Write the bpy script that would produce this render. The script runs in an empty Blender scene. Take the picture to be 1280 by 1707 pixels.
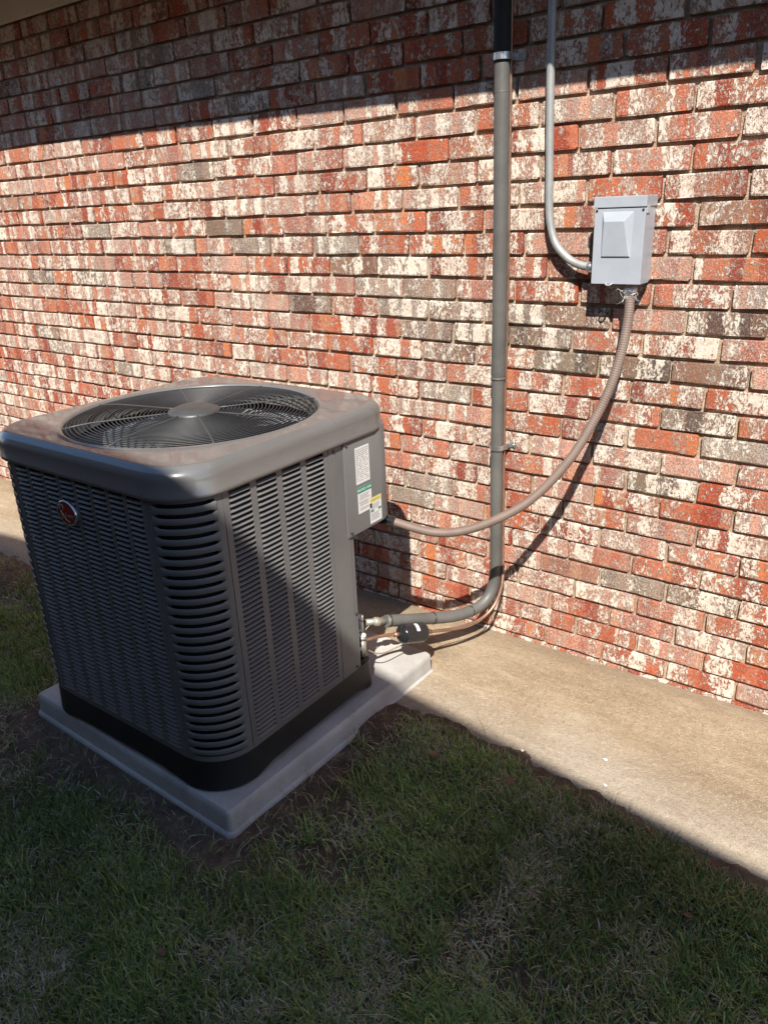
import bpy, bmesh, math, random
import numpy as np
from mathutils import Vector, Matrix

R = math.radians
random.seed(7)
rng = np.random.default_rng(7)
scene = bpy.context.scene
COL = scene.collection

# ------------------------------------------------------------------ camera
cam_data = bpy.data.cameras.new('camera')
cam = bpy.data.objects.new('camera', cam_data)
COL.objects.link(cam)
cR = Vector((0.806, 0.590, -0.040)); cF = Vector((-0.561, 0.741, -0.369))
cF.normalize(); cR = (cR - cF * cR.dot(cF)).normalized(); cU = cR.cross(cF)
CAM = Vector((0.0, -2.173, 1.437))
cam.matrix_world = Matrix(((cR.x, cU.x, -cF.x, CAM.x), (cR.y, cU.y, -cF.y, CAM.y),
                           (cR.z, cU.z, -cF.z, CAM.z), (0, 0, 0, 1)))
cam_data.sensor_fit = 'HORIZONTAL'; cam_data.sensor_width = 36.0
cam_data.lens = 36.0 * 1282 / 1280
cam_data.clip_start = 0.02; cam_data.clip_end = 400
scene.camera = cam

# ------------------------------------------------------------------ light
LIGHT = Vector((-0.53, 1.0, -1.22)).normalized()      # direction the sunlight travels
to_sun = -LIGHT
elev = math.asin(to_sun.z)
az = math.atan2(to_sun.x, to_sun.y)                   # clockwise from +Y
world = bpy.data.worlds.new('World'); scene.world = world; world.use_nodes = True
wn = world.node_tree.nodes; wl = world.node_tree.links; wn.clear()
sky = wn.new('ShaderNodeTexSky'); sky.sky_type = 'NISHITA'; sky.sun_disc = False
sky.sun_elevation = elev; sky.sun_rotation = az; sky.air_density = 1.0; sky.dust_density = 0.15; sky.ozone_density = 3.0
bg = wn.new('ShaderNodeBackground'); bg.inputs['Strength'].default_value = 0.115
wo = wn.new('ShaderNodeOutputWorld')
wl.new(sky.outputs[0], bg.inputs[0]); wl.new(bg.outputs[0], wo.inputs[0])
sun_data = bpy.data.lights.new('sun', 'SUN'); sun_data.energy = 5.0; sun_data.angle = R(0.53)
sun_data.color = (1.0, 0.95, 0.87)
sun = bpy.data.objects.new('sun', sun_data); COL.objects.link(sun)
sun.rotation_euler = LIGHT.to_track_quat('-Z', 'Y').to_euler()
scene.view_settings.view_transform = 'Standard'; scene.view_settings.look = 'None'
scene.view_settings.exposure = 0.88; scene.view_settings.gamma = 1.0
scene.view_settings.use_curve_mapping = False
scene.cycles.max_bounces = 8

# ------------------------------------------------------------------ helpers
def link(o, parent=None):
    COL.objects.link(o)
    if parent is not None: o.parent = parent
    return o
def thing(name, label, cat, group=None, loc=(0, 0, 0)):
    o = bpy.data.objects.new(name, None); o.location = loc; o.empty_display_size = .05
    o['label'] = label; o['category'] = cat
    if group: o['group'] = group
    return link(o)
def tag(o, label, cat, group=None):
    o['label'] = label; o['category'] = cat
    if group: o['group'] = group
    return o
class MB:
    """collects verts and faces of one mesh"""
    def __init__(s): s.v = []; s.f = []; s.sm = []
    def add(s, vs, fs, smooth=False):
        b = len(s.v); s.v += [tuple(v) for v in vs]
        s.f += [tuple(b + i for i in f) for f in fs]; s.sm += [smooth] * len(fs)
        return s
    def box(s, a, b):
        x0, y0, z0 = a; x1, y1, z1 = b
        return s.add([(x0,y0,z0),(x1,y0,z0),(x1,y1,z0),(x0,y1,z0),(x0,y0,z1),(x1,y0,z1),(x1,y1,z1),(x0,y1,z1)],
                     [(0,3,2,1),(4,5,6,7),(0,1,5,4),(1,2,6,5),(2,3,7,6),(3,0,4,7)])
    def loft(s, loops, closed=True, cap0=False, cap1=False, smooth=True):
        n = len(loops[0]); vs = [p for l in loops for p in l]; fs = []
        m = n if closed else n - 1
        for i in range(len(loops) - 1):
            for j in range(m):
                k = (j + 1) % n
                fs.append((i*n+j, i*n+k, (i+1)*n+k, (i+1)*n+j))
        s.add(vs, fs, smooth); b = len(s.v) - len(vs)
        if cap0: s.f.append(tuple(b + j for j in reversed(range(n)))); s.sm.append(False)
        if cap1: s.f.append(tuple(b + (len(loops)-1)*n + j for j in range(n))); s.sm.append(False)
        return s
    def tube(s, pts, rad, n=12, caps=True):
        pts = [Vector(p) for p in pts]; m = len(pts)
        rads = rad if isinstance(rad, (list, tuple)) else [rad] * m
        loops = []; prev = None
        for i, p in enumerate(pts):
            t = (pts[min(i+1, m-1)] - pts[max(i-1, 0)]).normalized()
            if prev is None:
                a = Vector((0, 0, 1)) if abs(t.z) < .9 else Vector((1, 0, 0))
                u = (a - t * a.dot(t)).normalized()
            else: u = (prev - t * prev.dot(t)).normalized()
            prev = u; w = t.cross(u)
            loops.append([p + (u*math.cos(2*math.pi*k/n) + w*math.sin(2*math.pi*k/n)) * rads[i] for k in range(n)])
        return s.loft(loops, True, caps, caps)
    def build(s, name, mat, parent=None, sharp=None):
        me = bpy.data.meshes.new(name); me.from_pydata([tuple(v) for v in s.v], [], s.f); me.update()
        me.polygons.foreach_set('use_smooth', s.sm)
        if sharp is not None:
            try: me.set_sharp_from_angle(angle=R(sharp))
            except Exception: pass
        if mat: me.materials.append(mat)
        return link(bpy.data.objects.new(name, me), parent)
def cyl(mb, a, b, r, n=12, r2=None):
    return mb.tube([a, b], [r, r if r2 is None else r2], n)
def spline(P, per=10):
    P = [Vector(p) for p in P]; out = []
    Q = [P[0]*2 - P[1]] + P + [P[-1]*2 - P[-2]]
    for i in range(1, len(Q) - 2):
        a, b, c, d = Q[i-1:i+3]
        for k in range(per):
            t = k / per
            out.append(.5*((2*b) + (c-a)*t + (2*a-5*b+4*c-d)*t*t + (3*b-a-3*c+d)*t**3))
    out.append(P[-1]); return out
def resample(P, step):
    out = [P[0]]; acc = 0
    for a, b in zip(P[:-1], P[1:]):
        L = (b-a).length; pos = step - acc
        while pos <= L: out.append(a + (b-a)*(pos/L)); pos += step
        acc = (acc + L) % step
    return out
def bevel(o, w, seg=2):
    bm = bmesh.new(); bm.from_mesh(o.data)
    bmesh.ops.bevel(bm, geom=bm.edges[:], offset=w, segments=seg, profile=.6, affect='EDGES')
    bm.to_mesh(o.data); bm.free(); return o

# ------------------------------------------------------------------ node helpers
class NT:
    def __init__(s, name):
        s.m = bpy.data.materials.new(name); s.m.use_nodes = True
        s.t = s.m.node_tree; s.t.nodes.clear()
        s.out = s.t.nodes.new('ShaderNodeOutputMaterial')
        s.b = s.t.nodes.new('ShaderNodeBsdfPrincipled')
        s.t.links.new(s.b.outputs[0], s.out.inputs[0])
    def set(s, inp, v):
        if hasattr(v, 'is_output'): s.t.links.new(v, inp)
        elif v is not None: inp.default_value = v
    def math(s, op, a, b=None, c=None, clamp=False):
        n = s.t.nodes.new('ShaderNodeMath'); n.operation = op; n.use_clamp = clamp
        for i, v in enumerate((a, b, c)): s.set(n.inputs[i], v)
        return n.outputs[0]
    def vmath(s, op, a, b=None):
        n = s.t.nodes.new('ShaderNodeVectorMath'); n.operation = op
        s.set(n.inputs[0], a); s.set(n.inputs[1], b); return n.outputs[0]
    def pos(s): return s.t.nodes.new('ShaderNodeNewGeometry').outputs['Position']
    def obj(s): return s.t.nodes.new('ShaderNodeTexCoord').outputs['Object']
    def noise(s, vec, scale, detail=3, rough=.55, dist=0, col=False):
        n = s.t.nodes.new('ShaderNodeTexNoise'); s.set(n.inputs['Vector'], vec)
        n.inputs['Scale'].default_value = scale; n.inputs['Detail'].default_value = detail
        n.inputs['Roughness'].default_value = rough; n.inputs['Distortion'].default_value = dist
        return n.outputs['Color' if col else 'Fac']
    def ramp(s, fac, stops, interp='LINEAR'):
        n = s.t.nodes.new('ShaderNodeValToRGB'); cr = n.color_ramp; cr.interpolation = interp
        while len(cr.elements) < len(stops): cr.elements.new(.5)
        for e, (p, c) in zip(cr.elements, stops):
            e.position = p; e.color = (*c, 1) if not isinstance(c, (int, float)) else (c, c, c, 1)
        s.set(n.inputs[0], fac); return n.outputs[0]
    def mix(s, f, a, b, mode='MIX'):
        n = s.t.nodes.new('ShaderNodeMix'); n.data_type = 'RGBA'; n.blend_type = mode
        s.set(n.inputs[0], f)
        for i, v in ((6, a), (7, b)):
            s.set(n.inputs[i], (*v, 1) if isinstance(v, tuple) and len(v) == 3 else v)
        return n.outputs[2]
    def bump(s, h, strength, dist):
        n = s.t.nodes.new('ShaderNodeBump'); s.set(n.inputs['Height'], h)
        n.inputs['Strength'].default_value = strength; n.inputs['Distance'].default_value = dist
        s.t.links.new(n.outputs[0], s.b.inputs['Normal'])
    def p(s, **k):
        for a, v in k.items():
            i = s.b.inputs[a.replace('_', ' ')]
            s.set(i, (*v, 1) if isinstance(v, tuple) and len(v) == 3 and i.type == 'RGBA' else v)
        return s
def paint(name, col, rough=.4, var=.12, bumpy=.0, scale=14, metal=0, spec=.5, coat=0):
    t = NT(name); v = t.obj()
    n = t.noise(v, scale, 5, .6); n2 = t.noise(v, scale * 9, 2, .5)
    c0 = tuple(c * (1 - var) for c in col); c1 = tuple(min(1, c * (1 + var)) for c in col)
    if coat: t.p(Coat_Weight=coat, Coat_Roughness=.05, Coat_IOR=1.6)
    t.p(Base_Color=t.ramp(n, [(.3, c0), (.7, c1)]), Metallic=metal, Specular_IOR_Level=spec,
        Roughness=t.math('ADD', rough - .06, t.math('MULTIPLY', n2, .12)))
    if bumpy: t.bump(n2, bumpy, .001)
    return t.m

M = {}
def brick_mat(name, src):
    t = NT(name); pos = t.pos()
    if src == 'object':
        col = t.t.nodes.new('ShaderNodeObjectInfo').outputs['Color']
    else:
        a = t.t.nodes.new('ShaderNodeAttribute'); a.attribute_name = 'brick_tone'; col = a.outputs['Color']
    sp = t.t.nodes.new('ShaderNodeSeparateColor'); t.set(sp.inputs[0], col)
    grey, white, seed = sp.outputs
    cb = t.t.nodes.new('ShaderNodeCombineXYZ')
    t.set(cb.inputs[0], t.math('MULTIPLY', seed, 37.0)); t.set(cb.inputs[2], t.math('MULTIPLY', seed, 23.0))
    p = t.vmath('ADD', pos, cb.outputs[0])
    sx = t.t.nodes.new('ShaderNodeSeparateXYZ'); t.set(sx.inputs[0], p)
    wob = t.noise(p, 42, 5, .74)
    s2 = t.math('FRACT', t.math('MULTIPLY', seed, 7.31)); s3 = t.math('FRACT', t.math('MULTIPLY', seed, 13.7))
    fr = t.math('ADD', 20, t.math('MULTIPLY', s2, 22))
    w = t.math('ADD', t.math('MULTIPLY', sx.outputs[0], fr), t.math('MULTIPLY', wob, 1.25))
    vo = t.t.nodes.new('ShaderNodeTexVoronoi'); vo.voronoi_dimensions = '1D'; vo.feature = 'F1'
    vo.inputs['Scale'].default_value = 1; vo.inputs['Randomness'].default_value = 1
    t.set(vo.inputs['W'], w)
    cs = t.t.nodes.new('ShaderNodeSeparateColor'); t.set(cs.inputs[0], vo.outputs['Color'])
    red = t.ramp(cs.outputs[0], [(0, (.27, .044, .024)), (.25, (.40, .076, .031)), (.55, (.49, .112, .040)),
                                 (.82, (.50, .155, .080)), (1, (.61, .19, .058))])
    red = t.mix(t.math('MULTIPLY', t.math('MULTIPLY', t.math('SUBTRACT', t.noise(p, 85, 6, .75), .42), 3, clamp=True), .6), red, (.24, .036, .020))
    gr = t.ramp(cs.outputs[0], [(0, (.085, .07, .058)), (.5, (.19, .12, .08)), (1, (.24, .18, .13))])
    base = t.mix(grey, red, gr)
    # whitewash: flaky patches whose cover, grain and softness change from brick to brick and band to band
    k = t.math('ADD', .55, t.math('MULTIPLY', s3, .95))
    sc = t.t.nodes.new('ShaderNodeCombineXYZ')
    t.set(sc.inputs[0], t.math('MULTIPLY', k, 1.45)); t.set(sc.inputs[1], k); t.set(sc.inputs[2], t.math('MULTIPLY', k, .8))
    st = t.vmath('MULTIPLY', p, sc.outputs[0])
    n1 = t.noise(st, 92, 8, .74, .9)
    n2 = t.noise(p, 430, 3, .65)
    big = t.noise(p, 30, 3, .6)
    cov = t.math('ADD', t.math('MULTIPLY', cs.outputs[1], .66), t.math('MULTIPLY', white, .30))
    cov = t.math('ADD', cov, t.math('MULTIPLY', t.math('SUBTRACT', big, .5), .9))
    m = t.math('ADD', n1, t.math('MULTIPLY', t.math('SUBTRACT', cov, .50), .28))
    steep = t.math('ADD', 6, t.math('MULTIPLY', cs.outputs[2], 12))
    mask = t.math('MULTIPLY', t.math('SUBTRACT', m, .463), steep, clamp=True)
    cream = t.ramp(t.noise(p, 30, 5, .7), [(.28, (.52, .35, .27)), (.46, (.71, .60, .49)), (.70, (.81, .75, .64))])
    film = t.math('MULTIPLY', t.math('SUBTRACT', s2, .35), 1.5, clamp=True)
    speck = t.noise(p, 250, 5, .72, .4)
    sm = t.math('MULTIPLY', t.math('SUBTRACT', t.math('ADD', speck, t.math('MULTIPLY', film, .14)), .565), 14, clamp=True)
    c = t.mix(t.math('MULTIPLY', film, t.math('MULTIPLY', n2, .34)), base, (.64, .44, .35))
    c = t.mix(t.math('MULTIPLY', sm, .70), c, t.mix(.3, cream, base))
    c = t.mix(t.math('MULTIPLY', mask, .92), c, cream)
    pit = t.math('MULTIPLY', t.math('SUBTRACT', .44, n2), 9, clamp=True)
    c = t.mix(t.math('MULTIPLY', pit, .5), c, t.mix(.55, base, (.14, .07, .05)))
    t.p(Base_Color=c, Roughness=.9, Specular_IOR_Level=.2)
    h = t.math('ADD', t.math('MULTIPLY', mask, .5), t.math('MULTIPLY', n1, .9))
    h = t.math('ADD', h, t.math('MULTIPLY', n2, .35))
    t.bump(h, 1.0, .005)
    return t.m
M['brick'] = brick_mat('whitewashed brick', 'object')
M['brick_far'] = brick_mat('whitewashed brick joined', 'attr')
def sandy(name, c0, c1, c2, scale, bs, bd, fine=500, rough=.92):
    t = NT(name); p = t.pos()
    n = t.noise(p, scale, 6, .65); n2 = t.noise(p, fine, 3, .6)
    c = t.ramp(n, [(.3, c0), (.52, c1), (.72, c2)])
    c = t.mix(t.math('MULTIPLY', t.math('SUBTRACT', n2, .35), .9, clamp=True), c, tuple(x * .55 for x in c1))
    t.p(Base_Color=c, Roughness=rough, Specular_IOR_Level=.2)
    t.bump(t.math('ADD', n2, t.math('MULTIPLY', n, 2)), bs, bd); return t.m
M['mortar'] = sandy('sand mortar', (.27, .19, .13), (.45, .34, .24), (.58, .48, .36), 16, .9, .006, 260)
M['soil'] = sandy('red brown soil', (.085, .058, .042), (.155, .106, .076), (.23, .17, .125), 22, 1, .012, 160)
def concrete():
    t = NT('weathered concrete'); p = t.pos()
    big = t.noise(t.vmath('MULTIPLY', p, (.6, 1.6, 1)), 3.2, 5, .6, .4)
    mid = t.noise(p, 24, 6, .7); fine = t.noise(p, 190, 5, .75); gr = t.noise(p, 320, 2, .6)
    c = t.ramp(big, [(.28, (.22, .158, .098)), (.5, (.325, .245, .158)), (.72, (.40, .325, .235))])
    c = t.mix(t.math('MULTIPLY', t.math('SUBTRACT', mid, .45), 1.6, clamp=True), c, (.45, .345, .225))
    # greyer exposed-sand band away from the wall
    sx = t.t.nodes.new('ShaderNodeSeparateXYZ'); t.set(sx.inputs[0], p)
    edge = t.math('MULTIPLY', t.math('SUBTRACT', t.math('ADD', t.math('MULTIPLY', sx.outputs[1], -1),
                  t.math('MULTIPLY', big, .35)), .48), 5, clamp=True)
    c = t.mix(t.math('MULTIPLY', edge, .6), c, (.36, .32, .265))
    c = t.mix(t.math('MULTIPLY', t.math('MULTIPLY', t.math('SUBTRACT', .47, fine), 9, clamp=True), .62), c, (.17, .12, .075))
    c = t.mix(t.math('MULTIPLY', t.math('GREATER_THAN', gr, .62), .55), c, (.60, .53, .42))
    blot = t.noise(p, 75, 4, .7); spot = t.noise(p, 120, 2, .5)
    c = t.mix(t.math('MULTIPLY', t.math('MULTIPLY', t.math('SUBTRACT', .46, blot), 7, clamp=True), .5), c, (.20, .145, .09))
    c = t.mix(t.math('MULTIPLY', t.math('MULTIPLY', t.math('SUBTRACT', blot, .56), 7, clamp=True), .5), c, (.55, .47, .36))
    c = t.mix(t.math('MULTIPLY', t.math('MULTIPLY', t.math('SUBTRACT', .34, spot), 12, clamp=True), .75), c, (.11, .08, .055))
    crack = t.noise(t.vmath('MULTIPLY', p, (1, 2.2, 1)), 6, 8, .75, 1.2)
    cm = t.math('LESS_THAN', t.math('ABSOLUTE', t.math('SUBTRACT', crack, .5)), .004)
    c = t.mix(t.math('MULTIPLY', cm, .4), c, (.16, .11, .07))
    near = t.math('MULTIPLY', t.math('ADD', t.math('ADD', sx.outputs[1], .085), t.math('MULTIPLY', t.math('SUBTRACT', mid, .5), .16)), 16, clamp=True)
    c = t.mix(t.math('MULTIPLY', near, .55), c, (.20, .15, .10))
    stn = t.noise(t.vmath('MULTIPLY', p, (.9, 3.4, 1)), 4.5, 6, .68, .8)
    c = t.mix(t.math('MULTIPLY', t.math('MULTIPLY', t.math('SUBTRACT', stn, .55), 6, clamp=True), .42), c, (.21, .15, .09))
    c = t.mix(t.math('MULTIPLY', t.math('MULTIPLY', t.math('SUBTRACT', .43, stn), 6, clamp=True), .35), c, (.58, .50, .38))
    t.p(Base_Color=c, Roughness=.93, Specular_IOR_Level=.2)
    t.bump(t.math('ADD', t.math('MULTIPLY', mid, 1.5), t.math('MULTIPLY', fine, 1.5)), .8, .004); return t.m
M['concrete'] = concrete()
M['pad'] = sandy('pale cast pad', (.34, .325, .30), (.45, .435, .41), (.53, .515, .48), 7, .5, .002, 260, .8)
M['case'] = paint('grey powder coat', (.140, .139, .137), .40, .11, .0, 6, spec=.35)
M['cap'] = paint('glossy grey powder coat', (.125, .122, .117), .30, .04, .0, 9, coat=.6)
M['case_in'] = paint('grey inner sheet', (.15, .145, .14), .4, .08)
M['black'] = paint('black plastic base', (.012, .012, .013), .5, .3, .3)
M['dark'] = paint('dark interior', (.012, .012, .013), .7, .3)
M['coil'] = paint('aluminium coil fins', (.42, .45, .50), .45, .2, 0, 60, .4)
M['wire'] = paint('black coated wire', (.022, .022, .023), .5, .2)
M['hub'] = paint('dark grey hub', (.05, .05, .049), .42, .1)
M['foam_new'] = paint('black foam', (.010, .010, .011), .75, .2, .4, 20)
M['foam'] = paint('sun-greyed black foam', (.100, .096, .088), .5, .22, .5, 7)
M['tie'] = paint('black nylon tie', (.02, .02, .02), .4, .1)
M['zinc'] = paint('zinc plated steel', (.60, .61, .62), .32, .15, .1, 40, .9)
M['emt'] = paint('galvanised conduit', (.33, .335, .325), .5, .14, .15, 26, .35)
M['box'] = paint('pale grey enamel', (.33, .355, .39), .38, .06, .15, 20)
M['box_in'] = paint('pale grey enamel hollow', (.47, .50, .53), .42, .06, .15, 20)
M['whip'] = paint('faded brown vinyl conduit', (.172, .122, .098), .6, .12, .2, 12)
M['copper'] = paint('tarnished copper', (.34, .20, .14), .42, .3, .2, 30, .7)
M['brass'] = paint('dull brass', (.36, .34, .28), .45, .3, .2, 30, .5)
M['drier'] = paint('black gloss enamel', (.018, .019, .02), .14, .2)
M['white'] = paint('white label and highlight', (.66, .65, .63), .5, .03)
M['ink'] = paint('grey print', (.16, .16, .16), .6, .05)
M['inkw'] = paint('white print', (.75, .75, .73), .6, .02)
M['green'] = paint('green print', (.03, .22, .15), .5, .05)
M['yellow'] = paint('yellow print', (.62, .55, .16), .5, .05)
M['red'] = paint('red badge enamel', (.26, .010, .012), .2, .05)
M['chrome'] = paint('bright badge rim', (.75, .75, .76), .2, .03, 0, 20, .9)
M['gold'] = paint('champagne badge script', (.50, .40, .28), .3, .05, 0, 20, .6)
M['trim'] = paint('cream painted trim', (.62, .56, .46), .5, .06, .2, 6)
M['shingle'] = sandy('brown shingle', (.06, .05, .045), (.11, .09, .08), (.16, .13, .11), 20, .6, .006)
M['stucco'] = sandy('brown garage wall', (.13, .10, .08), (.17, .13, .10), (.21, .16, .13), 12, .5, .004)
M['screw'] = paint('dark screw head', (.05, .05, .05), .35, .1, 0, 20, .6)
M['leaf'] = paint('dry brown leaf', (.20, .095, .05), .7, .25, .4, 60)
M['chip'] = paint('white paint chip', (.82, .81, .78), .6, .05)
M['wire_tan'] = paint('tan control wire', (.30, .22, .14), .6, .1)

# ------------------------------------------------------------------ house wall
H = 0.0677; BL = 0.2066; JT = 0.0105; X0 = -2.1206
def wall_xz(px, py):        # where a line of sight meets the wall plane y = 0
    d = cF + cR * ((px - 640) / 1282) - cU * ((py - 853.5) / 1282)
    t = -CAM.y / d.y
    return CAM.x + d.x * t, CAM.z + d.z * t
def sight(px, py, y):
    d = cF + cR * ((px - 640) / 1282) - cU * ((py - 853.5) / 1282); t = (y - CAM.y) / d.y
    return CAM + d * t
def to_px(P):
    d = Vector(P) - CAM; w = d.dot(cF)
    return 640 + 1282 * d.dot(cR) / w, 853.5 - 1282 * d.dot(cU) / w, w
house = thing('brick_house', 'red brick house wall with whitewashed bricks below a cream painted eave', 'house')
WX0, WX1, WZ1 = -7.6, 2.4, 2.245
wall = MB().box((WX0, .0125, -.25), (WX1, .25, WZ1 + .3)).build('wall', M['mortar'], house)
# joint positions seen along one edge of each course, so that the bond drifts as in the photo
seen = {26:(1041,76),25:(981,134),24:(1022,175),23:(965.5,230),22:(1020.5,272),21:(979,313),20:(1161,358),19:(1111.6,404.5),
        18:(1154.5,451),17:(1085.8,494),16:(1142.5,537),15:(1070,578),14:(1116.5,622),13:(1174,666),12:(1099.5,700),11:(1164,746),
        10:(1099.5,775),9:(1161,821),8:(1098,849),7:(1159,898),6:(1110,920),5:(1166.5,968),4:(1108.5,991),3:(1173,1043),
        2:(1121.7,1064),1:(1060,1075.6),0:(1108,1122.5)}
greys = [(380,378),(302,413),(422,412),(557,413),(599,447),(678,447),(640,482),(533,510),(681,518),(770,525),(720,485),
         (757,590),(878,530),(965,533),(890,565),(945,602),(1090,625),(1180,625),(1166,708),(1223,755),(1105,811),(1172,1001),
         (1053,968),(86,461),(148,465),(749,657),(697,800),(705,834),(1208,537),(725,556),(800,560),(330,300),(160,395),
         (118,580),(200,615),(70,545),(260,95),(215,75),(330,160),(430,150),(240,140)]
greys = [wall_xz(*g) for g in greys]
def brick_mesh(k):
    r = random.Random(100 + k); L = BL - JT; h = H - JT
    us = [0, .018, .36, .982, 1] if k % 2 else [0, .018, .62, .982, 1]; ws = [0, .055, .945, 1]
    vs = []; nx, nz = len(us), len(ws)
    for j, w in enumerate(ws):
        for i, u in enumerate(us):
            rim = i in (0, nx-1) or j in (0, nz-1); cor = i in (0, nx-1) and j in (0, nz-1)
            y = r.uniform(-.0016, .0012) + (.0013 if rim else 0) + (.0014 if cor else 0)
            dx = r.uniform(-.0018, .0018) if i in (0, nx-1) else 0
            dz = r.uniform(-.0020, .0018) if j in (0, nz-1) else 0
            if cor: dx += .0016 * (1 if i == 0 else -1); dz += .0012 * (1 if j == 0 else -1)
            vs.append((u * L + JT/2 + dx, y, w * h + JT/2 + dz))
    fs = [(j*nx+i, j*nx+i+1, (j+1)*nx+i+1, (j+1)*nx+i) for j in range(nz-1) for i in range(nx-1)]
    ring = [i for i in range(nx)] + [j*nx+nx-1 for j in range(1, nz)] + [(nz-1)*nx+i for i in range(nx-2, -1, -1)] + [j*nx for j in range(nz-2, 0, -1)]
    b = len(vs); vs += [(vs[i][0], .03, vs[i][2]) for i in ring]; n = len(ring)
    fs += [(ring[(i+1) % n], ring[i], b+i, b+(i+1) % n) for i in range(n)]
    return vs, fs
BM = []
for k in range(12):
    vs, fs = brick_mesh(k)
    me = bpy.data.meshes.new('brick'); me.from_pydata(vs, [], fs); me.materials.append(M['brick']); BM.append((vs, fs, me))
spots = []
nrows = int(WZ1 / H) + 1
for r in range(-2, nrows):
    if r in seen: ph = wall_xz(*seen[r])[0]
    else: ph = X0 + (BL/2 if (r - 19) % 2 else 0) + random.uniform(-.015, .015)
    k0 = math.floor((WX0 - ph) / BL); x = ph + k0 * BL
    while x < WX1:
        zc = (r + .5) * H
        u, v, w = to_px((x + BL/2, 0, zc))
        area = 0
        if -20 < u < 1300 and -20 < v < 1250:
            # hidden behind the condenser?
            hid = (10 < u < 630 and v > 640 + max(0, (330 - u)) * .3 + max(0, u - 400) * .12)
            area = 0 if hid else 1e6 / w / w * max(.2, abs((Vector((x, 0, zc)) - CAM).normalized().y))
        g = any(abs(gx - x - BL/2) < BL/2 and abs(gz - zc) < H/2 for gx, gz in greys)
        gv = random.uniform(.75, 1) if g else (random.random() < .03) * random.uniform(.3, .8)
        left = min(1, max(0, (-x - .3) / 3.5))
        wv = min(1, max(0, random.gauss(.52 + .14 * left, .15)))
        spots.append((area, x + random.uniform(-.002, .002), random.uniform(-.0014, .0014), r * H + random.uniform(-.001, .001),
                      (gv, wv, random.random(), 1), random.randrange(12), random.uniform(-.006, .006)))
        x += BL
spots.sort(key=lambda s: -s[0])
for s in spots[:300]:
    o = bpy.data.objects.new('brick', BM[s[5]][2]); o.location = s[1:4]; o.color = s[4]; o.rotation_euler.y = s[6] * .6
    o.rotation_euler.z = s[6] * .5
    link(o, wall)
mb = MB(); cols = []
for s in spots[300:]:
    vs, fs, _ = BM[s[5]]
    mb.add([(a + s[1], b + s[2], c + s[3]) for a, b, c in vs], fs); cols += [s[4]] * len(vs)
rest = mb.build('bricks', M['brick_far'], wall)
ca = rest.data.color_attributes.new('brick_tone', 'FLOAT_COLOR', 'POINT')
ca.data.foreach_set('color', np.array(cols, dtype=np.float32).ravel()); rest['kind'] = 'stuff'
# eave: frieze, soffit, fascia, roof
OV0, OV1 = .3845, .499     # overhang at the far and near end
def eave_box(y0f, y1f, z0, z1):
    mb = MB(); vs = []
    for x, o in ((WX0, OV0), (WX1, OV1)):
        vs += [(x, y0f(o), z0), (x, y1f(o), z0), (x, y1f(o), z1), (x, y0f(o), z1)]
    return mb.add(vs, [(3,2,1,0), (4,5,6,7), (0,1,5,4), (1,2,6,5), (2,3,7,6), (3,0,4,7)])
eave_box(lambda o: -.030, lambda o: -.004, 2.235, 2.33).build('frieze_board', M['trim'], house)
eave_box(lambda o: -o + .02, lambda o: -.004, 2.332, 2.345).build('soffit', M['trim'], house)
eave_box(lambda o: -o, lambda o: -o + .022, 2.285, 2.43).build('fascia', M['trim'], house)
mb = MB(); vs = []
for x, o in ((WX0, OV0), (WX1, OV1)):
    vs += [(x, -o - .02, 2.432), (x, 3.5, 4.05), (x, 3.5, 4.09), (x, -o - .02, 2.455)]
mb.add(vs, [(3,2,1,0), (4,5,6,7), (0,1,5,4), (1,2,6,5), (2,3,7,6), (3,0,4,7)]).build('roof', M['shingle'], house)

# ------------------------------------------------------------------ unseen building added behind the camera, its gable shaped to shade the lawn
grg = thing('garage', 'low-gabled brown garage across the side yard that shades the lawn', 'garage', loc=(-.75, -5.5, 0))
GY0, GY1, RX, RZ = -3.45, -8.2, -.75, 3.793
SLR, SLL = .167, .127
def gpart(mb, name, mat):
    o = mb.build(name, mat, grg); o.location = -grg.location; return o
def slope_part(x1, sl, name, mat, th=.05):
    z1 = RZ - sl * abs(x1 - RX)
    vs = [(RX, GY0, RZ), (x1, GY0, z1), (x1, GY1, z1), (RX, GY1, RZ)]
    vs += [(a, b_, c - th) for a, b_, c in vs]
    fs = [(0, 1, 2, 3), (7, 6, 5, 4), (0, 4, 5, 1), (1, 5, 6, 2), (2, 6, 7, 3)]
    return gpart(MB().add(vs, fs if x1 > RX else [f[::-1] for f in fs]), name, mat)
slope_part(7.4, SLR, 'roof_slope', M['shingle']); slope_part(-9.0, SLL, 'roof_slope', M['shingle'])
def gable(y, name):
    x0, x1 = -8.6, 7.0; z0, z1 = RZ - SLL * (RX - x0) - .05, RZ - SLR * (x1 - RX) - .05
    pr = [(x0, -.2), (x1, -.2), (x1, z1), (RX, RZ - .05), (x0, z0)]
    return gpart(MB().loft([[(x, y, z) for x, z in pr], [(x, y - .15, z) for x, z in pr]], True, True, True, False), name, M['stucco'])
gable(-3.85, 'gable_wall'); gable(-7.8, 'gable_wall')
for x in (-8.6, 6.85):
    zt = RZ - (SLR if x > RX else SLL) * abs(x - RX) - .09
    gpart(MB().box((x, -7.8, -.2), (x + .15, -4.0, zt)), 'side_wall', M['stucco'])

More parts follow.
